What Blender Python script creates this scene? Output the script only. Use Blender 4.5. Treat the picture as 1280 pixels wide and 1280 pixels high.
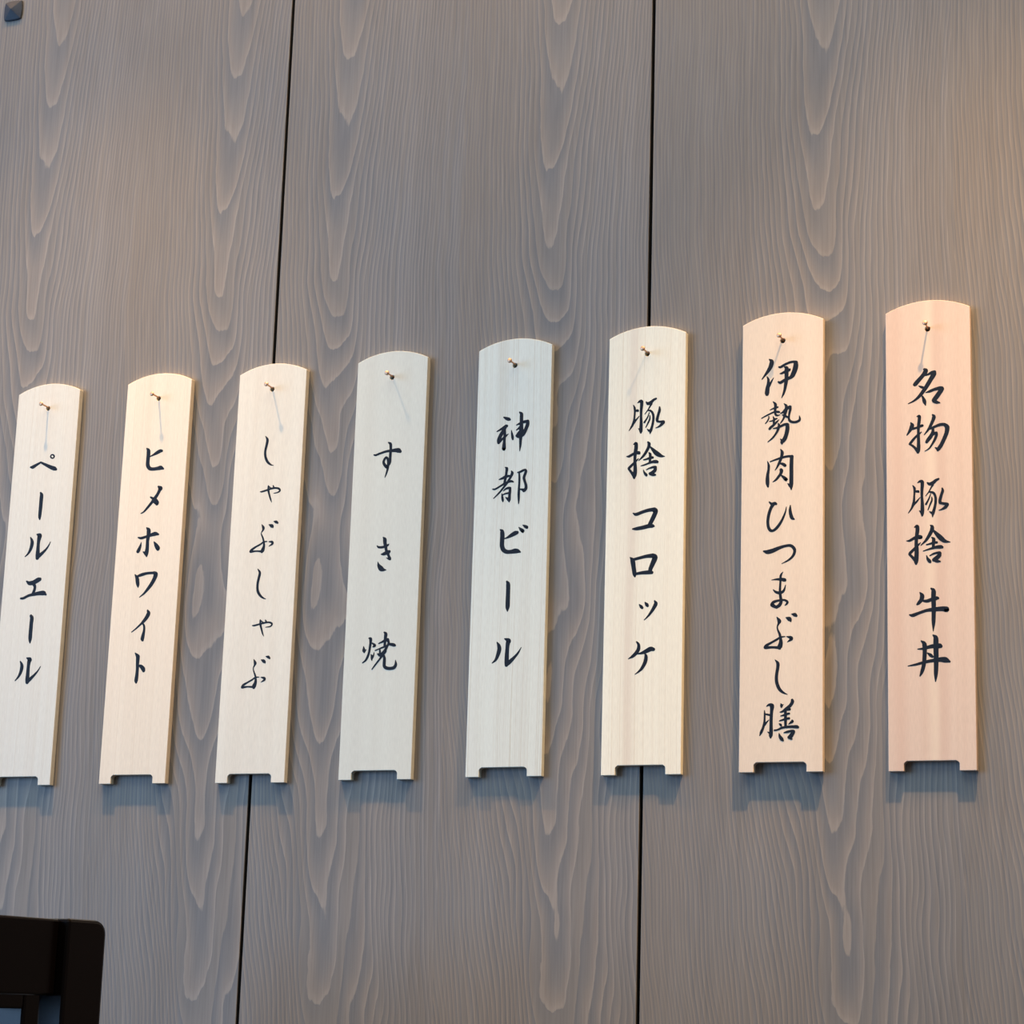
# Wooden menu plaques hanging on a stained timber wall, a lacquered chair in the corner.
# World: metres, x right along the wall, y into the wall (plaque fronts at y = 0), z up.
import bpy, bmesh, math, random
from mathutils import Vector, Matrix

scene = bpy.context.scene
for o in list(bpy.data.objects):
    bpy.data.objects.remove(o, do_unlink=True)
COL = scene.collection

# ------------------------------------------------------------------ camera
CAM = Vector((0.442252, -1.499859, -0.268057))
RIGHT = Vector((0.925324, 0.378047, 0.029257))
DOWN = Vector((-0.058262, 0.217998, -0.974209))
FWD = Vector((-0.374675, 0.899754, 0.223745))
cam_data = bpy.data.cameras.new('camera')
cam = bpy.data.objects.new('camera', cam_data)
COL.objects.link(cam)
m = Matrix((RIGHT, -DOWN, -FWD)).transposed().to_4x4()
m.translation = CAM
cam.matrix_world = m
cam_data.sensor_width = 36.0
cam_data.sensor_height = 36.0
cam_data.sensor_fit = 'HORIZONTAL'
cam_data.lens = 2788.148 / 1280 * 36.0
cam_data.clip_start = 0.02
cam_data.clip_end = 50
scene.camera = cam

# ------------------------------------------------------------------ world, lights, exposure
world = bpy.data.worlds.new('room_fill')
scene.world = world
world.use_nodes = True
bg = world.node_tree.nodes['Background']
bg.inputs[0].default_value = (1.0, 1.0, 1.0, 1)
bg.inputs[1].default_value = 0.12

def aim(o, target):
    o.rotation_euler = (Vector(target) - o.location).to_track_quat('-Z', 'Y').to_euler()

def area_light(name, loc, target, w, h, power, color):
    l = bpy.data.lights.new(name, 'AREA')
    l.shape = 'RECTANGLE'; l.size = w; l.size_y = h
    l.energy = power; l.color = color
    o = bpy.data.objects.new(name, l); COL.objects.link(o)
    o.location = loc; aim(o, target)
    return o

def spot_light(name, loc, target, power, color, cone, blend, radius):
    l = bpy.data.lights.new(name, 'SPOT')
    l.energy = power; l.color = color; l.spot_size = math.radians(cone)
    l.spot_blend = blend; l.shadow_soft_size = radius
    o = bpy.data.objects.new(name, l); COL.objects.link(o)
    o.location = loc; aim(o, target)
    return o

# daylight from a large window on the left, warm spot lamps close to the wall above, soft warm light of the room
area_light('window_daylight', (-3.35, -2.95, 0.55), (-0.25, 0, 0.10), 2.4, 2.2, 160, (0.34, 0.60, 1.0))
area_light('ceiling_bounce', (-0.10, -1.40, 2.40), (-0.15, 0, 0.15), 3.2, 1.1, 30, (0.78, 1.0, 0.96))
area_light('added_fill_strip', (-0.20, -0.36, 1.62), (-0.20, -0.05, 0.0), 2.8, 0.08, 44, (1.0, 0.52, 0.18))  # unseen warm strip, added to light the upper wall and deepen shadows below plaques
area_light('room_bounce', (0.25, -2.10, 2.10), (-0.20, 0, 0.15), 3.6, 2.4, 20, (1.0, 1.0, 1.0))
spot_light('ceiling_spot', (-0.62, -0.235, 1.00), (-0.51, -0.235, 0.0), 78, (1.0, 0.62, 0.28), 55, 1.0, 0.011)
spot_light('ceiling_spot', (0.28, -0.27, 1.00), (0.17, -0.27, 0.0), 112, (1.0, 0.60, 0.27), 58, 1.0, 0.011)

scene.view_settings.view_transform = 'Standard'
scene.view_settings.look = 'None'
scene.view_settings.gamma = 1.0
scene.view_settings.use_curve_mapping = False
scene.view_settings.exposure = 0.0

WALL_Y = 0.0052          # face of the timber wall; plaques are 5.2 mm thick
FLOOR_Z = -1.32

# ------------------------------------------------------------------ brush characters on each plaque
# strokes as x, z, width (hundredths of a millimetre) measured from the centre of the plaque face
GLYPHS = [
 [
  [[-1253,9966,149,-1021,9967,312,-699,10116,255,-290,10312,167],[-290,10312,165,188,10084,239,759,9818,324,1104,9690,348,1262,9616,214],[979,10732,139,940,10629,133,821,10594,124,695,10645,133,637,10755,142,676,10859,133,794,10893,124,920,10842,133,979,10732,139]],
  [[-68,7716,167,43,7498,348,47,6997,362,45,6365,348,30,5734,306,52,5497,169]],
  [[-692,3989,112,-545,3719,277,-502,3455,347,-585,3041,301,-791,2660,201,-1071,2412,93],[-89,4219,126,164,4101,429,153,3892,400,114,3528,319,114,3005,346,133,2483,414,124,2248,359],[112,2249,284,403,2495,309,795,2814,222,1094,3164,148,1272,3519,70]],
  [[-736,338,128,-466,170,335,-47,203,399,357,392,417,533,436,326],[-67,100,267,103,-115,275,97,-374,261,-20,-731,300],[-1164,-1070,168,-894,-1056,231,-429,-869,231,45,-786,275,580,-716,344,1001,-724,393,1241,-863,151]],
  [[-48,-2553,245,62,-2763,371,48,-3251,357,43,-3970,370,56,-4484,330,70,-4766,139]],
  [[-716,-6275,110,-574,-6510,259,-520,-6767,343,-601,-7172,297,-777,-7524,211,-1065,-7837,93],[-112,-6013,112,170,-6150,396,127,-6327,368,101,-6684,315,94,-7244,342,100,-7753,396,104,-7982,342],[104,-7982,280,407,-7711,292,792,-7366,205,1062,-7069,132,1258,-6745,69]],
 ],
 [
  [[-773,10774,119,-612,10580,334,-582,10214,362,-592,9745,348,-574,9380,360,-407,9110,327,-108,9012,286,356,9035,310,644,9068,368,912,8973,146],[-425,10073,88,-142,10184,174,195,10344,296,476,10466,315,651,10470,228]],
  [[561,7521,165,748,7355,419,700,7229,313,525,6878,285,264,6507,321,-1,6187,256,-374,5771,217,-643,5503,151,-896,5388,88],[-98,6683,137,146,6540,249,333,6374,429,521,6183,397,538,6115,318]],
  [[-998,3415,108,-702,3348,224,-303,3430,227,94,3537,262,549,3631,352,870,3573,154],[-258,4171,117,-67,3955,369,-54,3571,358,-92,3112,305,-82,2549,331,-109,2091,370,-89,1835,148],[-425,2209,100,-254,2098,248,-99,1963,275],[-673,2988,69,-736,2684,225,-856,2383,326,-917,2274,311],[513,2979,92,707,2714,321,901,2449,386,923,2387,328]],
  [[-1030,376,106,-833,88,328,-746,-272,344,-692,-502,265,-668,-656,108],[-855,216,179,-403,348,272,109,442,223,684,451,222],[713,450,272,879,316,394,780,-35,361,528,-479,331,214,-871,265,-105,-1212,175,-475,-1474,76]],
  [[356,-2583,158,460,-2814,354,314,-3135,343,52,-3453,275,-216,-3694,186,-593,-4008,137,-974,-4271,88],[-24,-3576,118,140,-3833,197,168,-4185,224,110,-4535,301,66,-4834,341,85,-4935,263]],
  [[-502,-5977,90,-269,-6224,344,-228,-6376,354,-225,-6775,315,-201,-7275,288,-212,-7772,314,-243,-8170,340,-231,-8319,211],[-153,-6952,107,113,-7059,289,330,-7265,364,385,-7391,297]],
 ],
 [
  [[-345,11066,68,-158,10761,232,-213,10306,232,-295,9853,209,-249,9392,220,-43,8971,214,251,8724,141,518,8630,42]],
  [[-529,6570,84,-362,6570,148,49,6661,159,431,6764,169,817,6791,157,1098,6724,172,1219,6565,160,1034,6425,117,678,6371,63],[168,6982,138,190,6627,184,297,6268,160,430,5907,137,540,5659,45],[197,6955,98,430,6789,97],[595,6981,113,677,6825,136]],
  [[-217,3905,65,-67,3644,245,-88,3465,175,-208,3261,93,-198,3110,107,-46,2802,148,58,2437,176,77,2136,231,-17,1842,325,-76,1737,254],[-111,1756,172,-578,1798,135,-1042,1773,198],[-1077,1804,238,-985,1920,207,-666,2126,165,-279,2304,152,40,2498,137,317,2526,97],[416,3871,74,656,3756,294,761,3660,211,778,3611,93],[819,4107,60,1034,4053,239,1172,3968,165],[504,2504,85,771,2460,204,814,2309,184,527,2144,62]],
  [[-337,351,78,-146,56,217,-205,-359,231,-286,-831,217,-238,-1368,230,-16,-1734,210,262,-1953,138,512,-2052,47]],
  [[-529,-4103,88,-347,-4109,145,40,-4032,146,456,-3939,157,875,-3900,144,1121,-3974,161,1188,-4085,147,1047,-4230,124,647,-4281,66],[140,-3711,136,174,-4047,186,295,-4430,160,421,-4785,122,524,-4977,47],[172,-3734,93,393,-3893,104],[593,-3728,108,693,-3877,145]],
  [[-232,-6770,60,-93,-7053,261,-125,-7213,171,-219,-7425,98,-193,-7640,110,-30,-8020,160,26,-8235,173,35,-8556,260,-76,-8873,357,-89,-8953,260],[-120,-8926,176,-604,-8887,132,-1083,-8928,199],[-1103,-8900,242,-1005,-8742,199,-686,-8564,148,-278,-8360,148,11,-8181,134,310,-8163,76],[433,-6828,90,619,-6914,265,746,-7025,214,780,-7090,84],[795,-6571,54,1019,-6616,226,1145,-6716,163],[491,-8184,77,765,-8255,207,804,-8390,190,515,-8558,56]],
 ],
 [
  [[-1256,8776,107,-1084,8748,171,-747,8853,181,-241,8977,198,183,9007,233,608,9018,323,822,8983,388,975,8893,255],[-61,9681,110,115,9549,237,160,9228,230,154,8910,239,143,8513,239,132,8117,239,23,7906,243,-140,7758,269],[-148,7739,242,-296,7908,236,-405,8133,221,-319,8386,208,-197,8497,197,-63,8369,209,-7,8087,220,-13,7770,220,-62,7456,181,-153,7145,132,-236,6921,65]],
  [[-646,1569,72,-514,1456,177,-217,1429,202,76,1492,204,282,1579,179,355,1645,72],[-149,2207,92,-13,2023,312,21,1748,294,98,1471,265,153,1195,236,270,956,253,387,716,206,480,517,262,503,477,214],[-241,884,113,-64,895,247,185,980,320,351,1030,329,413,1058,250],[204,578,61,376,503,158,482,478,202],[-508,294,56,-423,17,262,-221,-226,410,-5,-333,246,227,-356,51]],
  [[-1390,-6198,65,-1351,-6468,274,-1316,-6584,264,-1314,-6630,170],[-1277,-6528,159,-1154,-6455,61],[-946,-5581,141,-830,-5643,263,-816,-5912,226,-850,-6255,207,-913,-6674,197,-1021,-7015,204,-1176,-7277,172,-1419,-7453,97],[-761,-5933,87,-567,-6035,160,-456,-6154,235,-557,-6227,159,-619,-6244,86],[-758,-6832,63,-668,-6950,197,-659,-7141,169,-639,-7294,74],[-638,-7142,166,-523,-6916,139,-485,-6669,55],[291,-5166,117,423,-5305,281,408,-5611,253,389,-5916,216,381,-6183,216],[-128,-6012,95,138,-5907,157,425,-5783,244,611,-5740,243],[612,-5771,261,707,-6003,187,573,-6266,212,440,-6529,238,183,-6825,254],[-395,-6538,95,-5,-6399,121,365,-6278,156,652,-6173,174],[648,-6078,154,941,-6118,241,1152,-6172,251,1236,-6205,182],[-24,-6436,121,8,-6667,169,16,-6820,169],[-160,-6814,139,19,-6896,267,265,-6790,294,443,-6605,255,461,-6529,196],[190,-6978,191,-46,-7275,145,-322,-7610,136,-597,-7963,90],[357,-6983,196,410,-7214,244,406,-7556,262,438,-7786,256,652,-7914,259,944,-7946,248,1232,-7886,256,1367,-7663,232,1331,-7339,64]],
 ],
 [
  [[-777,10873,127,-577,10771,244,-360,10686,267,-288,10656,181],[-1316,9800,88,-1087,9903,167,-805,10052,222,-594,10156,276,-523,10175,236],[-626,10056,226,-797,9795,290,-1001,9469,315,-1134,9137,317,-1145,8933,269],[-676,9923,188,-663,9512,228,-685,9069,228,-697,8661,309,-700,8423,333,-699,8395,285],[-1145,8933,247,-849,9184,184,-605,9371,183,-378,9542,57],[-137,9814,58,-82,9536,171,-24,9259,219,2,9104,163],[500,11167,128,646,11018,275,656,10675,292,668,10265,292,666,9753,348,640,9414,308,635,8972,235,624,8531,179,589,8143,58],[279,10192,95,508,10277,181,790,10375,227,1037,10407,242,1162,10397,272],[1179,10413,267,1169,10158,306,1053,9860,297,920,9563,304,748,9372,299,466,9291,296,378,9280,195],[273,9800,80,448,9906,167,656,10095,223],[322,9353,224,528,9593,262,737,9748,300]],
  [[-534,6949,104,-417,6839,243,-443,6536,211,-477,6233,227,-538,5933,211,-567,5698,227],[-1005,6049,102,-758,6117,195,-512,6219,233,-229,6267,178,-122,6243,140],[-1498,5326,124,-1302,5323,149,-916,5518,157,-567,5698,180,-250,5812,194,-39,5849,193,140,5786,117],[-45,6644,82,31,6470,243,-51,6238,217,-186,6011,192,-355,5752,200,-560,5495,176,-800,5206,160,-1075,4920,143,-1421,4611,80],[-638,5145,80,-447,5285,157,-236,5338,201,-111,5330,193],[-94,5329,186,-105,5127,227,-130,4792,226,-145,4456,250,-150,4288,130],[-444,4627,72,-317,4534,181,-171,4390,221],[-763,4934,74,-712,4660,187,-668,4422,187,-658,4320,106],[-699,4828,94,-471,4915,132,-224,4950,155],[474,6490,102,685,6527,179,929,6628,179,1070,6669,140],[1088,6651,185,1144,6529,226,1079,6331,225,999,6067,226,1060,5793,209,1156,5517,225,1181,5246,249,1063,5085,277,1012,5021,198],[1010,5089,255,831,5168,155,707,5176,124],[599,6431,138,627,6092,170,632,5686,170,616,5283,186,612,4812,210,624,4407,170,616,4089,82]],
  [[-813,2183,79,-659,2021,317,-615,1674,364,-627,1293,364,-625,949,364,-514,638,357,-246,452,319,117,433,309,437,472,386,679,440,309,862,373,128],[-479,1457,77,-239,1519,156,79,1673,288,396,1827,356,556,1867,285],[685,2268,61,851,2106,229,1015,1963,291,1020,1940,253],[1002,2422,60,1186,2316,226,1329,2231,253,1349,2211,220]],
  [[-145,-1816,160,-50,-1977,311,-27,-2233,339,-23,-2658,339,-27,-3224,352,-28,-3647,352,-33,-3873,263,-28,-4042,107]],
  [[-786,-6363,92,-646,-6604,268,-589,-6887,337,-684,-7275,308,-852,-7661,211,-1132,-7903,77],[-182,-6117,102,122,-6269,370,81,-6463,350,49,-6798,309,25,-7356,336,22,-7859,350,11,-8082,282],[11,-8082,259,290,-7840,312,638,-7518,221,926,-7193,157,1153,-6811,58]],
 ],
 [
  [[-1013,11028,64,-917,10785,179,-895,10516,164,-916,10182,156,-944,9850,179,-1031,9556,194,-1180,9299,140,-1320,9093,63],[-879,10581,138,-691,10583,214,-650,10557,169],[-981,9619,178,-815,9840,155,-647,10028,109,-547,10154,55],[-675,11185,86,-499,11272,230,-379,11246,256,-374,10977,256,-401,10577,218,-404,10109,202,-389,9641,240,-395,9241,271,-398,8974,256,-399,8874,156],[-592,9205,63,-495,9115,162],[-20,11184,101,118,11055,252,355,11137,253,556,11305,200,741,11384,161],[391,11017,178,259,10793,124,126,10570,101,-107,10270,71],[127,10536,115,331,10487,161,487,10308,178,560,10002,194,532,9604,193,453,9244,201,356,8951,231,319,8738,63],[99,9104,63,220,8995,176,322,8954,175],[232,10361,71,134,10068,109,2,9844,132,-130,9654,155,-137,9615,102],[286,10123,79,274,9857,132,143,9567,124,-22,9246,78],[1023,10716,124,1027,10466,216,930,10140,216,851,9813,231,870,9645,178],[853,9646,160,1091,9595,175,1327,9577,235,1379,9506,176],[1362,9508,176,1195,9387,229,995,9236,138,742,9149,55]],
  [[-925,8028,115,-766,8083,254,-744,7782,294,-789,7453,294,-817,7123,240,-828,6792,240,-805,6459,255,-788,6061,301,-826,5732,332,-857,5536,255,-855,5470,178],[-1481,7143,77,-1277,7138,198,-973,7283,213,-703,7364,250,-533,7352,272,-498,7323,214],[-559,6906,78,-726,6752,161,-993,6505,199,-1260,6258,215,-1276,6176,194],[-1276,6160,177,-1084,5915,200,-909,5639,215],[167,8115,139,254,7976,254,223,7746,239,43,7394,230,-189,7079,192,-522,6771,78],[342,7754,100,548,7524,237,823,7240,349,1061,7074,310,1265,6977,196,1467,6947,62],[265,7296,116,351,7174,216,355,6909,216,333,6613,178],[-133,6794,107,120,6842,152,389,6923,212,541,6922,204],[-346,6355,77,-76,6409,122,260,6518,152,563,6597,226,799,6597,263,918,6562,204],[93,6034,84,334,6133,137,637,6195,196,789,6169,211],[772,6170,238,742,5958,275,576,5804,273,409,5716,264,358,5736,211],[375,5718,234,578,5639,248,764,5594,158,798,5575,84],[-154,6034,55,-66,5814,161,72,5640,214,93,5605,176]],
  [[-894,2820,88,-649,2721,253,-189,2862,253,270,2975,266,673,3006,303],[731,2975,384,848,2856,349,654,2391,348,403,1902,309],[-890,1640,138,-573,1650,265,-112,1708,303,347,1794,315,635,1777,277,722,1755,150]],
  [[-1054,-475,89,-877,-707,349,-781,-1213,337,-697,-1717,311,-671,-1896,155],[-849,-653,213,-418,-563,226,155,-454,263,670,-425,338],[670,-425,342,844,-573,413,679,-1008,372,514,-1388,321,489,-1609,283],[-657,-1719,187,-169,-1659,250,346,-1646,299,621,-1670,249]],
  [[-290,-3992,88,-155,-4147,240,-68,-4244,202],[143,-3857,101,271,-4017,266,341,-4113,203],[866,-3768,114,955,-3975,294,817,-4271,267,567,-4645,202,343,-4910,138,96,-5136,62]],
  [[-453,-6715,113,-307,-6912,217,-302,-7240,281,-468,-7507,278,-720,-7744,237,-1060,-7934,61],[-381,-7592,85,-68,-7548,197,271,-7424,309,609,-7273,345,837,-7308,257],[188,-7585,101,277,-7806,255,227,-8185,293,7,-8613,240,-217,-8850,162,-526,-9069,61]],
 ],
 [
  [[-981,13571,98,-817,13392,320,-848,13131,334,-977,12845,298,-1171,12564,224,-1365,12316,150,-1521,12115,83],[-1153,12282,76,-1053,12060,186,-1051,11731,245,-1114,11375,319,-1144,11049,341,-1144,10967,282],[-1033,11467,172,-872,11783,157,-775,11972,112,-662,12160,53],[-260,12933,136,-129,12923,195,163,13079,187,487,13200,187,779,13242,195,1006,13190,247],[990,13158,316,975,12880,390,895,12559,375,751,12243,354,638,12104,281],[-175,12433,91,-29,12454,172,230,12564,209,489,12658,246,538,12693,157],[164,12898,135,294,12805,303,295,12510,317,297,12181,295,282,11887,280,235,11563,258,172,11208,207,76,10889,163,-52,10611,60],[-302,11819,135,-155,11758,224,104,11885,231,395,12009,246,686,12117,246]],
  [[-684,10368,68,-520,10159,222,-518,9898,207,-533,9637,192,-499,9407,171,-369,9315,149,-175,9350,68],[-907,9763,68,-697,9846,120,-470,9910,149,-340,9933,135],[-1532,9189,83,-1181,9359,120,-825,9512,127,-533,9605,149,-273,9569,186,-208,9532,112],[-1002,9297,83,-1001,9150,112,-1113,8930,112,-1242,8783,90],[-677,9257,68,-611,9056,170,-625,8829,156,-641,8700,134],[-951,8918,75,-724,8950,120,-529,9050,149,-400,9090,112],[-237,8996,53,-399,8845,149,-624,8634,185,-850,8455,208,-931,8363,200],[129,10159,68,292,9967,221,277,9675,243,197,9387,228,118,9100,155,-10,8882,126,-139,8712,75],[-127,9451,83,51,9529,171,277,9740,229,534,9883,230,583,9896,186],[583,9896,206,584,9684,206,521,9396,170,489,9138,155,523,8908,184,701,8765,192,959,8730,192,1216,8809,192,1296,8949,169,1253,9179,53],[-13,9338,68,182,9258,171,409,9128,149],[-655,8369,83,-428,8392,134,-170,8471,171,121,8596,200,347,8612,222,395,8560,265],[379,8561,279,381,8236,315,302,7853,301,174,7538,316,-2,7323,279,-8,7194,133],[-116,7542,82,-2,7421,206],[-294,8707,97,-235,8541,207,-330,8222,185,-490,7941,156,-715,7665,134,-1054,7403,60]],
  [[-1067,5952,60,-987,5656,185,-992,5334,199,-1054,4950,243,-1067,4597,287,-1056,4306,265,-1022,4095,148],[-866,5923,97,-576,6017,133,-189,6121,170,197,6208,184,519,6235,184,728,6189,242],[712,6190,278,697,5869,285,690,5387,292,692,4904,292,687,4423,299,683,4071,277,684,3782,96],[425,4231,60,561,4110,205,673,3975,204],[-112,6794,67,2,6560,242,-29,6272,228,-124,5987,206,-251,5705,191,-379,5455,126,-507,5277,60],[-155,5747,111,39,5702,206,216,5578,242,233,5567,206],[-72,5275,242,-39,5176,264,-118,4956,213,-310,4710,191,-470,4543,147,-663,4427,60],[-53,4871,96,141,4698,227,302,4543,270,308,4527,241]],
  [[-918,2957,111,-740,2810,210,-520,2824,272,-420,2791,185],[-657,2750,273,-821,2458,235,-956,2026,235,-1019,1537,223,-977,1151,223,-838,898,222,-618,859,196,-344,1063,222,-71,1430,197,146,1855,160,281,2230,110,335,2528,61],[625,2621,85,610,2321,209,650,1991,246,749,1712,246,903,1606,110]],
  [[-1312,-605,122,-1020,-674,319,-609,-586,319,-171,-417,257,266,-304,207,649,-296,220,895,-498,232,951,-745,220,816,-1063,195,490,-1345,146,27,-1566,60]],
  [[-705,-2712,60,-377,-2684,145,6,-2701,243,224,-2754,267,262,-2777,206],[-591,-3420,72,-399,-3590,182,-98,-3667,218,173,-3517,183,308,-3119,60],[101,-2176,60,-50,-2428,171,-75,-2913,159,-99,-3451,183,-70,-3883,208,-13,-4262,232,-121,-4527,256,-338,-4679,231],[-338,-4706,181,-584,-4562,267,-694,-4477,233,-531,-4295,218,-150,-4203,169,231,-4192,157,439,-4334,182,396,-4467,158,277,-4569,72]],
  [[-317,-5388,60,-141,-5679,293,-195,-5864,170,-275,-6075,109,-247,-6290,121,-109,-6616,182,-37,-6939,207,-24,-7259,305,-104,-7549,366,-104,-7603,244],[-131,-7575,227,-620,-7532,179,-1110,-7543,228],[-1137,-7515,268,-1056,-7385,218,-731,-7209,168,-297,-6983,168,-27,-6832,144,272,-6800,83],[346,-5446,84,564,-5545,314,662,-5655,242,700,-5737,109],[741,-5215,59,969,-5266,277,1093,-5351,180],[407,-6805,71,678,-6883,240,732,-6992,242,463,-7185,59]],
  [[-426,-8428,55,-233,-8671,235,-231,-8990,243,-301,-9412,235,-324,-9800,243,-261,-10154,243,-96,-10511,233,157,-10746,167,473,-10895,46]],
  [[-1169,-11985,66,-1151,-12262,144,-1156,-12569,144,-1179,-12876,180,-1277,-13242,187,-1401,-13515,200,-1494,-13728,80],[-1142,-12232,92,-968,-12266,141,-747,-12317,148],[-1137,-12999,129,-1012,-12818,129,-840,-12652,51],[-1010,-11681,79,-847,-11592,176,-657,-11627,289,-625,-11751,308,-654,-12058,237,-683,-12518,237,-686,-13008,236,-683,-13436,272,-706,-13742,272,-712,-13879,144],[-928,-13487,57,-770,-13588,176],[4,-11535,72,51,-11644,200,52,-11736,179,43,-11781,108],[67,-11675,128,192,-11585,51],[818,-11293,200,835,-11416,249,695,-11658,233,476,-11837,232,289,-11986,218,101,-12089,148,-40,-12117,78],[414,-11928,230,633,-11933,195,664,-11924,147],[2,-12385,78,228,-12337,140,478,-12251,161,609,-12229,147],[-84,-12729,85,167,-12657,140,417,-12586,161,598,-12565,174],[336,-12018,200,347,-12386,214,349,-12783,207,357,-13150,186],[-99,-12928,79,-4,-13006,177,43,-13068,135],[825,-12747,178,825,-12793,211,700,-12882,148,569,-12977,50],[-442,-13380,119,-238,-13353,126,75,-13221,161,420,-13167,174,795,-13153,202,1138,-13165,236,1232,-13191,195],[250,-13560,85,484,-13504,174,796,-13448,174,937,-13481,215],[906,-13527,268,735,-13798,302,611,-13887,245],[611,-13902,196,767,-13996,147,830,-14013,84],[-111,-13600,58,-47,-13815,199,80,-14000,254,168,-14093,162]],
 ],
 [
  [[-246,11950,201,-169,11863,337,-217,11707,340,-405,11466,292,-656,11198,307,-875,10960,321,-937,10901,286],[-157,11510,131,60,11588,181,277,11682,239,447,11700,261],[446,11684,288,398,11528,359,210,11224,325,-10,10858,318,-230,10524,291,-480,10193,263,-761,9896,201,-1073,9681,138,-1415,9532,73],[-660,10767,74,-506,10690,181,-321,10596,203],[-481,10098,79,-360,9865,184,-270,9603,267,-196,9326,78],[-171,10248,73,108,10322,202,448,10438,224,787,10491,275,956,10487,275],[955,10429,337,845,10247,338,627,9946,339,440,9707,339,393,9647,318],[407,9582,273,591,9488,238,790,9441,109]],
  [[-1257,8144,79,-1166,7962,288,-1214,7775,289,-1340,7530,213,-1527,7258,93],[-1122,7689,202,-874,7734,166,-596,7825,201,-448,7871,202,-426,7851,157],[-805,8555,95,-651,8559,233,-653,8273,238,-703,7896,231,-722,7517,203,-720,7105,217,-715,6694,238,-719,6315,266,-761,6033,287,-768,5971,217],[-508,7407,72,-694,7262,164,-974,7028,178,-1254,6700,199,-1348,6596,150],[-1332,6579,130,-1164,6472,165,-980,6301,185,-828,6101,233],[289,8600,121,379,8450,265,299,8171,245,142,7834,218,-14,7561,184,-310,7196,72],[140,7613,165,417,7719,194,755,7836,223,1062,7846,237,1228,7739,292],[1228,7739,300,1303,7591,332,1253,7248,298,1111,6880,285,954,6544,279,798,6272,280,643,6078,266,627,6032,195],[446,6218,72,583,6130,185],[309,7664,161,290,7349,231,134,7044,274,-53,6805,268,-147,6669,211],[103,7046,199,320,7220,235,519,7263,222],[535,7268,209,532,7079,209,375,6711,182,188,6409,141,2,6170,107,-276,6016,51]],
  [[-1153,3596,71,-1038,3400,182,-1034,3149,161,-1059,2807,147,-1077,2495,175,-1141,2217,196,-1266,1944,141,-1468,1659,71],[-994,3163,129,-795,3150,200,-750,3116,149],[-1110,2216,162,-925,2392,148,-770,2570,106,-646,2719,50],[-805,3778,79,-635,3861,200,-498,3821,252,-485,3585,250,-519,3180,216,-524,2743,195,-503,2336,229,-495,1930,271,-511,1588,257,-513,1417,146],[-711,1771,58,-611,1687,162],[-132,3735,107,35,3631,235,281,3725,254,465,3869,212,649,3958,149],[248,3570,161,124,3359,113,-32,3088,92,-248,2804,64],[-1,3070,122,212,3026,177,362,2876,175,435,2591,187,416,2219,187,336,1850,201,241,1545,215,199,1283,57],[-1,1667,65,135,1582,176],[104,2955,57,-6,2649,105,-130,2407,126,-239,2211,154],[163,2701,70,175,2482,126,50,2178,119,-106,1798,71],[900,3280,111,928,3091,207,817,2755,208,738,2448,228,735,2262,207],[723,2247,177,962,2186,198,1219,2124,233,1264,2075,175],[1264,2075,175,1111,1929,231,897,1802,148,653,1723,51]],
  [[-1049,620,107,-880,673,252,-852,407,284,-901,68,264,-935,-271,250,-947,-580,256,-926,-953,298,-930,-1324,311,-964,-1693,339,-972,-1893,263,-973,-1986,160],[-1608,-328,72,-1409,-323,177,-1102,-169,218,-827,-91,289,-644,-116,303,-620,-133,232],[-648,-503,57,-801,-650,147,-1078,-914,196,-1355,-1179,217,-1417,-1268,196],[-1417,-1299,182,-1236,-1494,196,-1055,-1719,216],[64,683,106,169,568,263,136,322,277,-34,-9,250,-281,-368,188,-619,-684,71],[243,332,126,452,88,251,721,-204,347,961,-433,299,1171,-521,182,1397,-564,57],[146,-174,105,266,-304,242,248,-581,228,229,-889,193],[-230,-664,99,20,-615,141,294,-537,197,475,-546,176],[-456,-1101,71,-136,-1009,120,168,-932,176,472,-870,231,744,-869,266,849,-896,196],[-4,-1448,85,224,-1336,141,497,-1272,176,663,-1296,252],[663,-1327,282,616,-1494,297,402,-1668,299,265,-1754,264],[280,-1770,231,490,-1857,231,701,-1892,106],[-238,-1436,57,-158,-1671,194,-24,-1847,250,0,-1879,208]],
  [[-728,-4010,86,-578,-4244,314,-637,-4526,289,-819,-4745,239,-922,-4838,137],[-565,-4585,138,-257,-4627,240,81,-4528,253,417,-4457,278,507,-4461,202],[61,-3760,124,211,-3937,313,205,-4419,326,216,-4930,313,210,-5496,300,192,-6117,262,168,-6737,60],[-1446,-5543,112,-1221,-5581,253,-770,-5428,214,-263,-5279,227,297,-5228,303,800,-5209,341,1078,-5260,405,1105,-5283,339]],
  [[-907,-7949,86,-515,-7923,187,-11,-7800,276,379,-7768,339,602,-7776,352,657,-7800,275],[-1590,-9098,73,-1029,-9003,174,-413,-8854,212,201,-8761,262,646,-8719,338,979,-8758,401,1254,-8878,161],[-666,-7383,98,-456,-7616,313,-433,-8123,300,-467,-8684,287,-527,-9131,274,-643,-9519,236,-768,-9796,110],[154,-7018,111,330,-7221,337,335,-7756,361,344,-8429,349,336,-9101,323,313,-9715,273,285,-10217,72],[-239,-8242,98,-45,-8389,237,93,-8505,174]],
 ],
]

# ------------------------------------------------------------------ helpers
def obj(name, bm, mat, parent=None, smooth=False):
    me = bpy.data.meshes.new(name)
    bm.normal_update()
    bm.to_mesh(me); bm.free()
    if mat: me.materials.append(mat)
    if smooth:
        for p in me.polygons: p.use_smooth = True
    o = bpy.data.objects.new(name, me)
    COL.objects.link(o)
    if parent: o.parent = parent
    return o

def tag(o, label, cat, group=None):
    o['label'] = label; o['category'] = cat
    if group: o['group'] = group
    return o

def empty(name, loc):
    o = bpy.data.objects.new(name, None); COL.objects.link(o)
    o.empty_display_size = 0.05; o.location = loc
    return o

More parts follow.
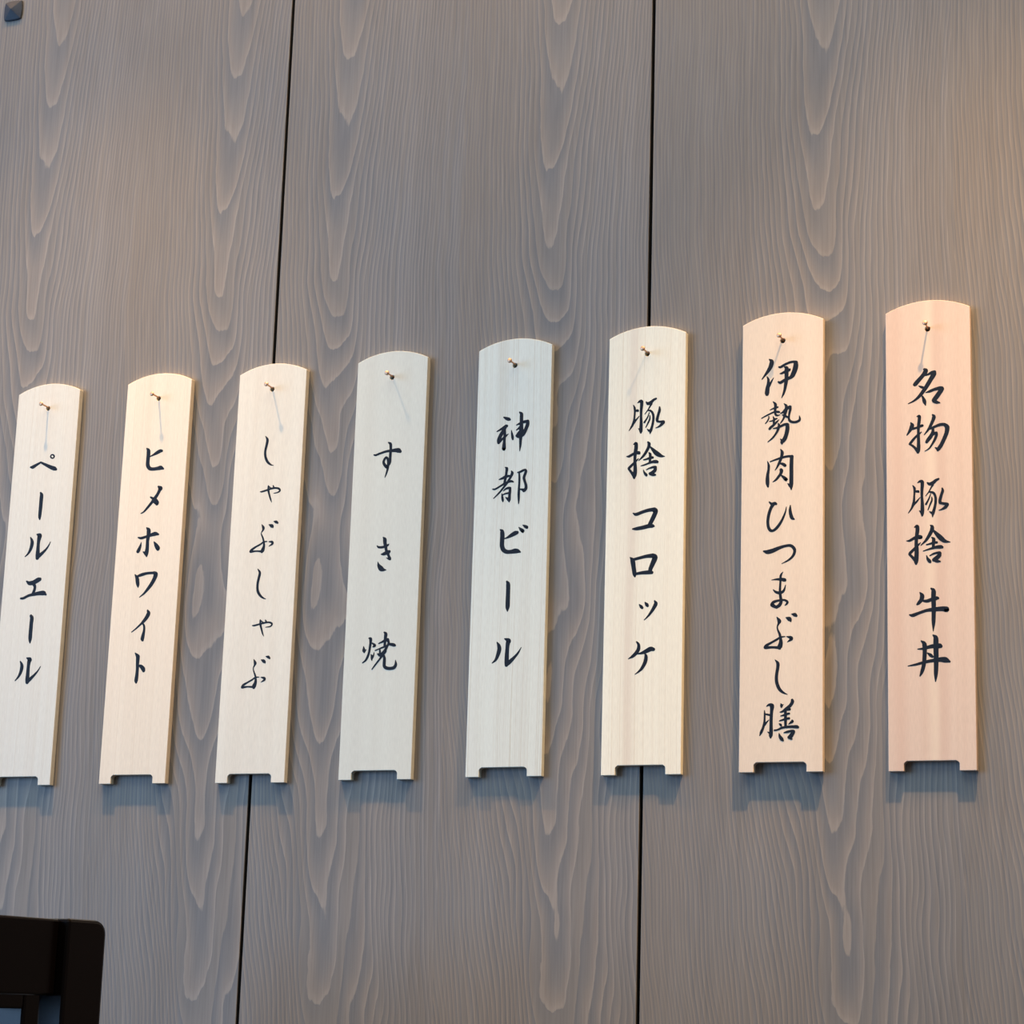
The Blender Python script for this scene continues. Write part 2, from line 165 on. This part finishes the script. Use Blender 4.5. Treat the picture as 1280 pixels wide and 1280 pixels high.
def add_box(bm, lo, hi, mat=None):
    vs = [bm.verts.new((x, y, z)) for x in (lo[0], hi[0]) for y in (lo[1], hi[1]) for z in (lo[2], hi[2])]
    if mat is not None:
        for v in vs: v.co = mat @ v.co
    q = ((0, 1, 3, 2), (4, 6, 7, 5), (0, 4, 5, 1), (2, 3, 7, 6), (0, 2, 6, 4), (1, 5, 7, 3))
    for f in q: bm.faces.new([vs[i] for i in f])

def bevel_mod(o, w, seg=2):
    b = o.modifiers.new('bevel', 'BEVEL')
    b.width = w; b.segments = seg; b.limit_method = 'ANGLE'; b.angle_limit = math.radians(40)
    return b

class N:
    """tiny node-graph helper"""
    def __init__(self, name):
        self.mat = bpy.data.materials.new(name); self.mat.use_nodes = True
        self.t = self.mat.node_tree; self.bsdf = self.t.nodes['Principled BSDF']
    def set(self, inp, v):
        if isinstance(v, bpy.types.NodeSocket): self.t.links.new(v, inp)
        else: inp.default_value = v
    def m(self, op, a, b=0.0, c=0.0):
        n = self.t.nodes.new('ShaderNodeMath'); n.operation = op
        self.set(n.inputs[0], a); self.set(n.inputs[1], b); self.set(n.inputs[2], c)
        return n.outputs[0]
    def xyz(self, x, y, z):
        n = self.t.nodes.new('ShaderNodeCombineXYZ')
        for i, v in enumerate((x, y, z)): self.set(n.inputs[i], v)
        return n.outputs[0]
    def sep(self, v):
        n = self.t.nodes.new('ShaderNodeSeparateXYZ'); self.set(n.inputs[0], v)
        return n.outputs
    def noise(self, x, y, z, detail=2.0, rough=0.5, scale=1.0):
        n = self.t.nodes.new('ShaderNodeTexNoise')
        n.inputs['Scale'].default_value = scale
        n.inputs['Detail'].default_value = detail; n.inputs['Roughness'].default_value = rough
        self.set(n.inputs['Vector'], self.xyz(x, y, z))
        return self.m('SUBTRACT', n.outputs[0], 0.5)
    def ramp(self, fac, stops):
        n = self.t.nodes.new('ShaderNodeValToRGB'); cr = n.color_ramp
        while len(cr.elements) > 1: cr.elements.remove(cr.elements[-1])
        cr.elements[0].position = stops[0][0]; cr.elements[0].color = (*stops[0][1], 1)
        for p, c in stops[1:]:
            e = cr.elements.new(p); e.color = (*c, 1)
        self.set(n.inputs[0], fac)
        return n.outputs[0]
    def mix(self, fac, a, b, mode='MIX'):
        n = self.t.nodes.new('ShaderNodeMix'); n.data_type = 'RGBA'; n.blend_type = mode
        self.set(n.inputs[0], fac)
        self.set(n.inputs[6], a if isinstance(a, bpy.types.NodeSocket) else (*a, 1))
        self.set(n.inputs[7], b if isinstance(b, bpy.types.NodeSocket) else (*b, 1))
        return n.outputs[2]
    def bump(self, h, strength, dist):
        n = self.t.nodes.new('ShaderNodeBump')
        n.inputs['Strength'].default_value = strength; n.inputs['Distance'].default_value = dist
        self.set(n.inputs['Height'], h)
        self.t.links.new(n.outputs[0], self.bsdf.inputs['Normal'])
    def out(self, **kw):
        for k, v in kw.items():
            self.set(self.bsdf.inputs[k.replace('_', ' ')], v)
        return self.mat

def timber_material():
    """flat-sawn cedar veneer, grey stain: rings = distance to a pith line behind the board"""
    n = N('stained_timber')
    uv = n.t.nodes.new('ShaderNodeUVMap'); uv.uv_map = 'grain'
    s = n.sep(uv.outputs[0]); u, v = s[0], s[1]
    uv2 = n.t.nodes.new('ShaderNodeUVMap'); uv2.uv_map = 'leaf'
    seed = n.sep(uv2.outputs[0])[0]
    # the pith wanders sideways along the board
    w = n.m('SUBTRACT', v, 0.30)
    axis = n.m('MULTIPLY', n.m('MULTIPLY', w, w), 0.09)
    wob = n.m('MULTIPLY', n.noise(0.0, n.m('MULTIPLY', v, 7.0), seed, 1.0), 0.016)
    x = n.m('SUBTRACT', n.m('SUBTRACT', u, axis), wob)
    # depth of the pith below the surface, growing downwards
    d = n.m('MULTIPLY_ADD', n.m('SUBTRACT', 0.62, v), 0.040, 0.026)
    low = n.m('MAXIMUM', n.m('MINIMUM', n.m('MULTIPLY', n.m('SUBTRACT', 0.36, v), 6.0), 1.0), 0.0)   # calm above, wavy below
    amp = n.m('MULTIPLY_ADD', low, 0.0135, 0.0028)
    d = n.m('MULTIPLY_ADD', n.noise(n.m('MULTIPLY', x, 24.0), n.m('MULTIPLY', v, 7.0), seed, 1.0), amp, d)
    xs = n.m('MULTIPLY', x, 0.90)
    r = n.m('SQRT', n.m('ADD', n.m('MULTIPLY', xs, xs), n.m('MULTIPLY', d, d)))
    r = n.m('MULTIPLY_ADD', n.noise(n.m('MULTIPLY', x, 70.0), n.m('MULTIPLY', v, 22.0), seed, 1.0), 0.0015, r)
    r = n.m('MULTIPLY_ADD', n.noise(n.m('MULTIPLY', x, 420.0), n.m('MULTIPLY', v, 100.0), seed, 2.0), 0.00028, r)
    ring = n.m('MULTIPLY', r, 450.0)
    ring = n.m('MULTIPLY_ADD', n.noise(n.m('MULTIPLY', r, 90.0), seed, 3.0, 1.0), 1.6, ring)
    t = n.m('FRACT', ring)
    idn = n.noise(n.m('MULTIPLY', n.m('FLOOR', ring), 7.31), seed, 0.0, 0.0)      # each ring its own strength
    GREY, MID, WARM, LINE = (0.158, 0.155, 0.152), (0.190, 0.177, 0.163), (0.226, 0.199, 0.173), (0.256, 0.226, 0.195)
    col = n.ramp(t, ((0.0, GREY), (0.12, GREY), (0.50, MID), (0.82, WARM), (0.93, LINE), (0.97, LINE), (1.0, GREY)))
    flat = (0.196, 0.178, 0.157)
    # rings fade out in the quarter-sawn strip near the joints of the leaves
    side = n.m('SMOOTH_MIN', 1.0, n.m('MULTIPLY', n.m('ABSOLUTE', u), 9.0), 0.2)
    fade = n.m('MAXIMUM', n.m('MINIMUM', n.m('MULTIPLY_ADD', idn, 1.6, n.m('MULTIPLY', side, 0.38)), 0.8), 0.0)
    col = n.mix(fade, col, flat)
    # long tonal streaks, fine pores and soft cloudiness of the stain
    streak = n.noise(n.m('MULTIPLY', u, 55.0), n.m('MULTIPLY', v, 1.6), seed, 2.0)
    fine = n.noise(n.m('MULTIPLY', u, 900.0), n.m('MULTIPLY', v, 22.0), seed, 2.0)
    cloud = n.noise(n.m('MULTIPLY', u, 16.0), n.m('MULTIPLY', v, 7.0), n.m('ADD', seed, 9.0), 2.0)
    k = n.m('MULTIPLY_ADD', streak, 0.24, 1.0)
    k = n.m('MULTIPLY_ADD', fine, 0.42, k)
    k = n.m('MULTIPLY_ADD', cloud, 0.14, k)
    col = n.mix(1.0, col, n.xyz(k, k, k), 'MULTIPLY')
    tint = n.m('MAXIMUM', n.m('MULTIPLY_ADD', cloud, 1.6, 0.30), 0.0)
    col = n.mix(tint, col, n.mix(1.0, col, (0.93, 0.99, 1.06), 'MULTIPLY'))
    h = n.m('MULTIPLY_ADD', fine, 0.5, n.m('MULTIPLY', n.m('POWER', t, 3.0), n.m('SUBTRACT', 1.0, fade)))
    n.bump(h, 0.35, 0.0004)
    return n.out(Base_Color=col, Roughness=n.m("MULTIPLY_ADD", t, -0.08, 0.58), Specular_IOR_Level=0.16)

def plaque_material(name, base, dark, line, freq, seed, streaks=()):
    n = N(name)
    tc = n.t.nodes.new('ShaderNodeTexCoord')
    s = n.sep(tc.outputs['Object']); x, z = s[0], s[2]
    bend = n.noise(n.m('MULTIPLY', x, 12.0), n.m('MULTIPLY', z, 5.0), seed, 1.0)
    xx = n.m('MULTIPLY_ADD', bend, 0.006, x)
    broad = n.noise(n.m('MULTIPLY', xx, 85.0), n.m('MULTIPLY', z, 1.2), seed, 2.0)
    g = n.noise(n.m('MULTIPLY', xx, freq), n.m('MULTIPLY', z, 2.0), seed + 4.0, 1.0)
    g = n.m('MAXIMUM', n.m('MULTIPLY', n.m('SUBTRACT', g, 0.03), 4.0), 0.0)
    pores = n.noise(n.m('MULTIPLY', x, 1500.0), n.m('MULTIPLY', z, 160.0), seed, 1.0)
    f = n.m('MAXIMUM', n.m('MINIMUM', n.m('MULTIPLY_ADD', broad, 1.5, 0.42), 1.0), 0.0)
    col = n.mix(f, base, dark)
    col = n.mix(n.m('MINIMUM', n.m('MULTIPLY', g, line), 0.8), col, tuple(c * k for c, k in zip(dark, (0.80, 0.72, 0.62))))
    k = n.m('MULTIPLY_ADD', pores, 0.20, 1.0)
    col = n.mix(1.0, col, n.xyz(k, k, k), 'MULTIPLY')
    for sx, sw, scol, amt in streaks:       # heartwood streaks running down the board
        dx = n.m('DIVIDE', n.m('SUBTRACT', n.m('MULTIPLY_ADD', bend, 0.012, x), sx), sw)
        e = n.m('MULTIPLY', n.m('EXPONENT', n.m('MULTIPLY', n.m('MULTIPLY', dx, dx), -1.0)), amt)
        col = n.mix(e, col, scol)
    n.bump(n.m('MULTIPLY_ADD', pores, 0.4, g), 0.12, 0.0002)
    return n.out(Base_Color=col, Roughness=0.50, Specular_IOR_Level=0.35)

def plain(name, color, rough=0.5, metal=0.0, spec=0.5, var=0.0, scale=80.0, coat=0.0):
    n = N(name)
    tc = n.t.nodes.new('ShaderNodeTexCoord'); s = n.sep(tc.outputs['Object'])
    v = n.noise(s[0], s[1], s[2], 2.0, 0.5, scale)
    k = n.m('MULTIPLY_ADD', v, var, 1.0)
    col = n.mix(1.0, color, n.xyz(k, k, k), 'MULTIPLY')
    return n.out(Base_Color=col, Roughness=rough, Metallic=metal, Specular_IOR_Level=spec, Coat_Weight=coat)

TIMBER = timber_material()
BACKING = plain('dark_backing', (0.012, 0.011, 0.010), 0.9, var=0.3)
INK = plain('black_ink', (0.007, 0.013, 0.024), 0.6, spec=0.13, var=0.35, scale=400.0)
COPPER = plain('coppered_steel', (0.60, 0.36, 0.22), 0.48, 0.85, var=0.3, scale=600.0)
IRON = plain('blackened_iron', (0.040, 0.050, 0.066), 0.5, 0.0, spec=0.12, var=0.4, scale=300.0)
LACQUER = plain('dark_lacquered_wood', (0.0026, 0.0015, 0.0013), 0.24, spec=0.17, var=0.3, scale=30.0)
FLOORM = plain('dark_floor', (0.06, 0.045, 0.035), 0.6, var=0.3, scale=4.0)

# ------------------------------------------------------------------ the wall: backing and veneered panels
PW, GAP = 0.316, 0.0026
WALL_BOTTOM, WALL_TOP = FLOOR_Z, 1.15
bm = bmesh.new()
add_box(bm, (-2.05, WALL_Y + 0.012, WALL_BOTTOM), (1.60, WALL_Y + 0.07, WALL_TOP))
wall = obj('wall_back', bm, BACKING)
wall['kind'] = 'structure'
wall['label'] = 'grey-brown stained timber wall of tall panels'

def wood_panel(x0, x1, cuts, axes, seeds):
    """one tall panel; its face is book-laid from veneer leaves, each with its own grain axis"""
    bm = bmesh.new()
    g = bm.loops.layers.uv.new('grain'); lf = bm.loops.layers.uv.new('leaf')
    y0, y1, e = WALL_Y, WALL_Y + 0.0122, 0.0003
    xs = [x0 + GAP / 2, x0 + GAP / 2 + e] + list(cuts) + [x1 - GAP / 2 - e, x1 - GAP / 2]
    ys = [y0 + e] + [y0] * (len(xs) - 2) + [y0 + e]
    zs = [WALL_BOTTOM, -0.6, 0.0, 0.6, WALL_TOP]
    grid = [[bm.verts.new((x, y, z)) for z in zs] for x, y in zip(xs, ys)]
    def leaf_of(xc):
        i = sum(1 for c in cuts if xc > c)
        return axes[i], seeds[i]
    for i in range(len(xs) - 1):
        for j in range(len(zs) - 1):
            bm.faces.new((grid[i][j], grid[i + 1][j], grid[i + 1][j + 1], grid[i][j + 1]))
    for side in (0, -1):                      # returns into the joints
        back = [bm.verts.new((xs[side], y1, z)) for z in zs]
        for j in range(len(zs) - 1):
            f = (back[j], grid[side][j], grid[side][j + 1], back[j + 1])
            bm.faces.new(f if side == 0 else f[::-1])
    bm.normal_update()
    for f in bm.faces:
        if abs(f.normal.x) > 0.95: f.material_index = 1      # sides of the joint take the dark backing material
        a, sd = leaf_of(f.calc_center_median().x)
        for l in f.loops:
            l[g].uv = (l.vert.co.x - a, l.vert.co.z)
            l[lf].uv = (sd, 0)
    o = obj('wood_panel', bm, TIMBER, wall)
    o.data.materials.append(BACKING)
    return o

S0 = 0.37
wood_panel(-0.7105 - 4 * PW, -0.7105 - 3 * PW, (-1.81,), (-1.90, -1.72), (S0 + 3, S0 + 3.1))
wood_panel(-0.7105 - 3 * PW, -0.7105 - 2 * PW, (-1.50,), (-1.58, -1.40), (S0 + 2, S0 + 2.1))
wood_panel(-0.7105 - 2 * PW, -0.7105 - PW, (-1.19,), (-1.27, -1.10), (S0 + 1, S0 + 1.1))
wood_panel(-0.7105 - PW, -0.7105, (-0.86,), (-0.95, -0.79), (S0 + 0.7, S0 + 0.8))
wood_panel(-0.7105, -0.3945, (-0.535,), (-0.628, -0.4465), (S0, S0 + 0.04))
wood_panel(-0.3945, -0.0785, (-0.235,), (-0.342, -0.1576), (S0 + 0.08, S0 + 0.14))
wood_panel(-0.0785, 0.2375, (0.150,), (0.0528, 0.235), (S0 + 0.20, S0 + 0.26))
wood_panel(0.2375, 0.2375 + PW, (0.40,), (0.31, 0.47), (S0 + 0.4, S0 + 0.5))
wood_panel(0.2375 + PW, 0.2375 + 2 * PW, (0.71,), (0.62, 0.78), (S0 + 1.4, S0 + 1.5))
wood_panel(0.2375 + 2 * PW, 0.2375 + 3 * PW, (1.03,), (0.95, 1.10), (S0 + 2.4, S0 + 2.5))
wood_panel(0.2375 + 3 * PW, 0.2375 + 4 * PW, (1.35,), (1.26, 1.43), (S0 + 3.4, S0 + 3.5))

bm = bmesh.new()
add_box(bm, (-2.05, -2.6, FLOOR_Z - 0.05), (1.60, WALL_Y + 0.07, FLOOR_Z))
fl = obj('floor', bm, FLOORM); fl['kind'] = 'structure'; fl['label'] = 'dark floor at the foot of the timber wall'

# ------------------------------------------------------------------ menu plaques
HW, HH, ARCH = 0.030, 0.1630, 0.0072
HOLE = (0.0, 0.1490, 0.0019)
BOARDS = [  # x, z of the centre, tilt
    (-0.60187, 0.06906, -0.00204), (-0.49628, 0.06912, -0.00352), (-0.39206, 0.06840, -0.00330),
    (-0.28671, 0.06938, -0.00159), (-0.18333, 0.07021, 0.00115), (-0.07755, 0.07005, 0.00001),
    (0.02573, 0.07037, -0.00312), (0.13089, 0.06980, -0.00189)]
CREAM, CREAM2 = (0.700, 0.620, 0.490), (0.640, 0.545, 0.415)
PLAQ = [
    plaque_material('cypress_pale', (0.640, 0.635, 0.555), (0.600, 0.560, 0.465), 0.42, 1350.0, 1.0),
    plaque_material('cypress_yellow', (0.770, 0.680, 0.530), (0.710, 0.600, 0.450), 0.35, 1300.0, 2.0),
    plaque_material('cypress_banded', (0.720, 0.690, 0.580), (0.655, 0.595, 0.480), 0.05, 300.0, 3.3),
    plaque_material('cypress_grey', (0.600, 0.625, 0.555), (0.550, 0.555, 0.485), 0.05, 300.0, 4.0),
    plaque_material('cypress_lined', (0.640, 0.690, 0.630), (0.575, 0.590, 0.530), 0.75, 1500.0, 5.0),
    plaque_material('cypress_stripe', (0.800, 0.790, 0.660), (0.740, 0.690, 0.550), 0.50, 1350.0, 6.0, ((-0.010, 0.004, (0.58, 0.47, 0.38), 0.40),)),
    plaque_material('cypress_peach', (0.720, 0.620, 0.490), (0.655, 0.530, 0.405), 0.04, 240.0, 7.0),
    plaque_material('cypress_rose', (0.650, 0.530, 0.430), (0.575, 0.435, 0.345), 0.10, 260.0, 8.0,
                    ((0.001, 0.0042, (0.72, 0.62, 0.48), 0.5), (0.006, 0.004, (0.50, 0.34, 0.27), 0.3), (-0.022, 0.005, (0.56, 0.38, 0.29), 0.35)))]
BLABEL = [
    'cream wooden menu plaque at the left edge, six katakana characters, two of them long bars',
    'yellowish cream menu plaque with six katakana characters in blue-black ink',
    'menu plaque with six thin hiragana characters, hung over the left panel joint',
    'greyish pale menu plaque with only three widely spaced characters',
    'palest finely lined menu plaque with two kanji above three katakana characters',
    'menu plaque with two kanji above four katakana characters, hung over the right panel joint',
    'peach-toned menu plaque with the longest text, nine characters down to its foot',
    'rosy streaked menu plaque furthest right, its six kanji in three pairs']

def board_mesh():
    pts = []
    # arched top, left to right
    R = (HW * HW + ARCH * ARCH) / (2 * ARCH); cz = HH + ARCH - R
    a0 = math.asin(HW / R)
    for i in range(25):
        a = -a0 + 2 * a0 * i / 24
        pts.append((R * math.sin(a), cz + R * math.cos(a)))
    nl, nr, nh, rr = -0.0193, 0.0184, 0.0069, 0.0026
    pts.append((HW, -HH)); pts.append((nr, -HH))
    for i in range(7):
        a = math.pi / 2 * i / 6
        pts.append((nr - rr + rr * math.cos(a), -HH + nh - rr + rr * math.sin(a)))
    for i in range(7):
        a = math.pi / 2 * i / 6
        pts.append((nl + rr - rr * math.sin(a), -HH + nh - rr + rr * math.cos(a)))
    pts.append((nl, -HH)); pts.append((-HW, -HH))
    bm = bmesh.new()
    def loop(ps):
        vs = [bm.verts.new((x, 0, z)) for x, z in ps]
        return [bm.edges.new((vs[i], vs[(i + 1) % len(vs)])) for i in range(len(vs))]
    es = loop(pts)
    es += loop([(HOLE[0] + HOLE[2] * math.cos(k * math.pi / 8), HOLE[1] + HOLE[2] * math.sin(k * math.pi / 8)) for k in range(16)])
    bmesh.ops.triangle_fill(bm, use_beauty=True, use_dissolve=False, edges=es)
    bmesh.ops.recalc_face_normals(bm, faces=bm.faces)
    if bm.faces[0].normal.y > 0: bmesh.ops.reverse_faces(bm, faces=bm.faces)
    ext = bmesh.ops.extrude_face_region(bm, geom=list(bm.faces))
    bmesh.ops.translate(bm, verts=[v for v in ext['geom'] if isinstance(v, bmesh.types.BMVert)], vec=(0, WALL_Y, 0))
    bmesh.ops.recalc_face_normals(bm, faces=bm.faces)
    return bm

def catmull(pts, sub=5):
    if len(pts) < 3: return [Vector(p) for p in pts]
    P = [Vector(p) for p in pts]
    P = [2 * P[0] - P[1]] + P + [2 * P[-1] - P[-2]]
    out = []
    for i in range(1, len(P) - 2):
        for k in range(sub):
            t = k / sub
            a = 0.5 * ((2 * P[i]) + (P[i + 1] - P[i - 1]) * t + (2 * P[i - 1] - 5 * P[i] + 4 * P[i + 1] - P[i + 2]) * t * t
                       + (3 * P[i] - P[i - 1] - 3 * P[i + 1] + P[i + 2]) * t ** 3)
            out.append(a)
    out.append(P[-2])
    return out

def brush_stroke(bm, flat, y):
    """one brush stroke: a ribbon of varying width with rounded ends and joints"""
    pts = [(flat[i] * 1e-5, flat[i + 1] * 1e-5, flat[i + 2] * 1e-5) for i in range(0, len(flat), 3)]
    c = catmull(pts)
    def cap(end, inner):            # rounded end: the last half-width, narrowed along a quarter circle
        t = Vector((end.x - inner.x, end.y - inner.y))
        if t.length < 1e-9: t = Vector((1, 0))
        t.normalize(); h = max(end.z, 0.00005) * 0.5
        return [Vector((end.x + t.x * h * math.sin(a), end.y + t.y * h * math.sin(a), 2 * h * math.cos(a)))
                for a in (0.45, 0.85, 1.15, 1.4)]
    c = cap(c[0], c[1])[::-1] + c + cap(c[-1], c[-2])
    n = len(c); L = []; Rr = []
    for i, p in enumerate(c):
        a = c[max(i - 1, 0)]; b = c[min(i + 1, n - 1)]
        t = Vector((b.x - a.x, b.y - a.y))
        if t.length < 1e-9: t = Vector((1, 0))
        t.normalize(); h = max(p.z, 0.00003) * 0.5
        L.append(bm.verts.new((p.x - t.y * h, y, p.y + t.x * h)))
        Rr.append(bm.verts.new((p.x + t.y * h, y, p.y - t.x * h)))
    for i in range(n - 1):
        bm.faces.new((L[i], L[i + 1], Rr[i + 1], Rr[i]))

bm_board = board_mesh()
for i, (bx, bz, tilt) in enumerate(BOARDS):
    b = obj('menu_plaque', bm_board.copy(), PLAQ[i])
    b.location = (bx, -0.0013 if i == 6 else 0, bz)       # the nine-character one hangs a little off the wall
    b.rotation_euler = (0, -tilt, 0)
    bevel_mod(b, 0.00035, 2)
    tag(b, BLABEL[i], 'plaque', 'wooden menu plaques hung in a row')
    for ch in GLYPHS[i]:
        bm = bmesh.new()
        for k, st in enumerate(ch):
            brush_stroke(bm, st, -0.00004 - 0.000006 * k)
        bm.normal_update()
        for f in bm.faces:
            if f.normal.y > 0: f.normal_flip()
        obj('painted_character', bm, INK, b)
bm_board.free()

# ------------------------------------------------------------------ nails
def nail_mesh():
    bm = bmesh.new()
    prof = [(0.0006, 0.0155), (0.00065, -0.0090), (0.00075, -0.0094), (0.0018, -0.0096), (0.0019, -0.0100), (0.0015, -0.0104), (0.0, -0.0106)]
    rings = []
    for r, y in prof:
        if r == 0: rings.append([bm.verts.new((0, y, 0))]); continue
        rings.append([bm.verts.new((r * math.cos(k * math.pi / 7), y, r * math.sin(k * math.pi / 7))) for k in range(14)])
    for a, b in zip(rings, rings[1:]):
        for k in range(14):
            if len(b) == 1: bm.faces.new((a[k], a[(k + 1) % 14], b[0]))
            else: bm.faces.new((a[k], a[(k + 1) % 14], b[(k + 1) % 14], b[k]))
    bmesh.ops.recalc_face_normals(bm, faces=bm.faces)
    return bm
NWHERE = ['the leftmost plaque', 'the second plaque from the left', 'the plaque over the left joint', 'the three-character plaque',
          'the palest lined plaque', 'the plaque over the right joint', 'the nine-character plaque', 'the rosy rightmost plaque']
nb = nail_mesh()
rnd = random.Random(4)
for i, (bx, bz, tilt) in enumerate(BOARDS):
    nl = obj('nail', nb.copy(), COPPER, smooth=True)
    nl.location = (bx + HOLE[1] * -math.sin(tilt), 0, bz + HOLE[1] + 0.0010)
    nl.rotation_euler = (rnd.uniform(-0.07, 0.02), 0, rnd.uniform(-0.04, 0.04))
    tag(nl, 'coppery nail standing out of the hole in ' + NWHERE[i], 'nail', 'nails holding the plaques')
nb.free()

# ------------------------------------------------------------------ forged stud at the top left
bm = bmesh.new()
H = 0.0088
def sq(s, y, bulge=0.0):
    ps = []
    cs = [(-s, -s), (s, -s), (s, s), (-s, s)]
    for k in range(4):
        a, b = cs[k], cs[(k + 1) % 4]
        for q in range(4):
            t = q / 4
            x = a[0] + (b[0] - a[0]) * t; z = a[1] + (b[1] - a[1]) * t
            w = 1 + bulge * math.sin(math.pi * t)
            if q == 0: w = 0.95
            ps.append(bm.verts.new((x * w, y, z * w)))
    return ps
r0 = sq(H, 0.0, 0.05); r1 = sq(H, -0.0014, 0.05); r2 = sq(H * 0.93, -0.0019, 0.05)
tip = bm.verts.new((0, -0.0052, 0))
for a, b in ((r0, r1), (r1, r2)):
    for k in range(16): bm.faces.new((a[k], a[(k + 1) % 16], b[(k + 1) % 16], b[k]))
for k in range(4):
    for q in range(4):
        bm.faces.new((r2[4 * k + q], r2[(4 * k + q + 1) % 16], tip))
bmesh.ops.recalc_face_normals(bm, faces=bm.faces)
stud = obj('wall_stud', bm, IRON)
stud.location = (-0.6735, WALL_Y, 0.5880)
tag(stud, 'small dark iron stud with a pyramid head on the timber wall', 'stud')

# ------------------------------------------------------------------ chairs
def rounded_bar(w, d, z0, z1, rtop):
    """upright post: w along local x, d along local y, outer top corner (+y) rounded"""
    bm = bmesh.new()
    prof = [(-d / 2, z0), (d / 2, z0)]
    for k in range(7):
        a = math.pi / 2 * k / 6
        prof.append((d / 2 - rtop + rtop * math.cos(a), z1 - rtop + rtop * math.sin(a)))
    prof.append((-d / 2, z1))
    f = bm.faces.new([bm.verts.new((-w / 2, y, z)) for y, z in prof])
    e = bmesh.ops.extrude_face_region(bm, geom=[f])
    bmesh.ops.translate(bm, verts=[v for v in e['geom'] if isinstance(v, bmesh.types.BMVert)], vec=(w, 0, 0))
    bmesh.ops.recalc_face_normals(bm, faces=bm.faces)
    return bm

def dining_chair(loc, yaw, top, label, width=0.43, rail_h=0.066, post_d=0.034, splat=True, side=-1, post_w=0.0225, rail_x=0.0036):
    """origin on the floor under the post nearest the wall; the back runs along local -y, the seat lies to local side * x"""
    c = empty('dining_chair', loc); c.rotation_euler = (0, 0, yaw)
    tag(c, label, 'chair')
    h = top - loc[2]
    for k in range(2):
        p = obj("post", rounded_bar(post_w, post_d, 0, h, 0.009), LACQUER, c)
        p.location = (0, -post_d / 2 if k == 0 else -width + post_d / 2, 0)
        if k: p.scale = (1, -1, 1)
        bevel_mod(p, 0.0022, 2)
    bm = bmesh.new()
    add_box(bm, (-0.014, -width + post_d, h - rail_h), (rail_x, -post_d, h - 0.0006))
    bevel_mod(obj('top_rail', bm, LACQUER, c), 0.0015, 2)
    bm = bmesh.new()
    add_box(bm, (-0.012, -width + post_d, h - 0.46), (0.004, -post_d, h - 0.42))
    bevel_mod(obj('lower_rail', bm, LACQUER, c), 0.0015, 2)
    if splat:
        bm = bmesh.new()
        add_box(bm, (-0.009, -width / 2 - 0.05, h - 0.425), (0.001, -width / 2 + 0.05, h - rail_h + 0.004))
        bevel_mod(obj('splat', bm, LACQUER, c), 0.001, 2)
    bm = bmesh.new()
    x0, x1 = sorted((side * 0.43, -side * 0.010))
    add_box(bm, (x0, -width + 0.005, 0.41), (x1, -0.005, 0.445))
    bevel_mod(obj('seat', bm, LACQUER, c), 0.006, 2)
    for k in range(2):
        bm = bmesh.new()
        y = -0.02 if k == 0 else -width + 0.02
        add_box(bm, (side * 0.403 - 0.017, y - 0.017, 0), (side * 0.403 + 0.017, y + 0.017, 0.412))
        bevel_mod(obj('leg', bm, LACQUER, c), 0.002, 2)
    return c

near = dining_chair((-0.3580, -0.2542, FLOOR_Z), math.radians(-12.5), -0.2113,
             'dark lacquered chair back with rounded top corner at the bottom left corner, the nearer one', rail_h=0.0478, side=1)
far = dining_chair((-0.4650, -0.1440, FLOOR_Z), math.radians(-12.5), -0.2150,
             'dark chair mostly hidden behind the nearer chair back, in the bottom left corner', rail_h=0.0525, width=0.40, post_w=0.030, rail_x=0.0148)
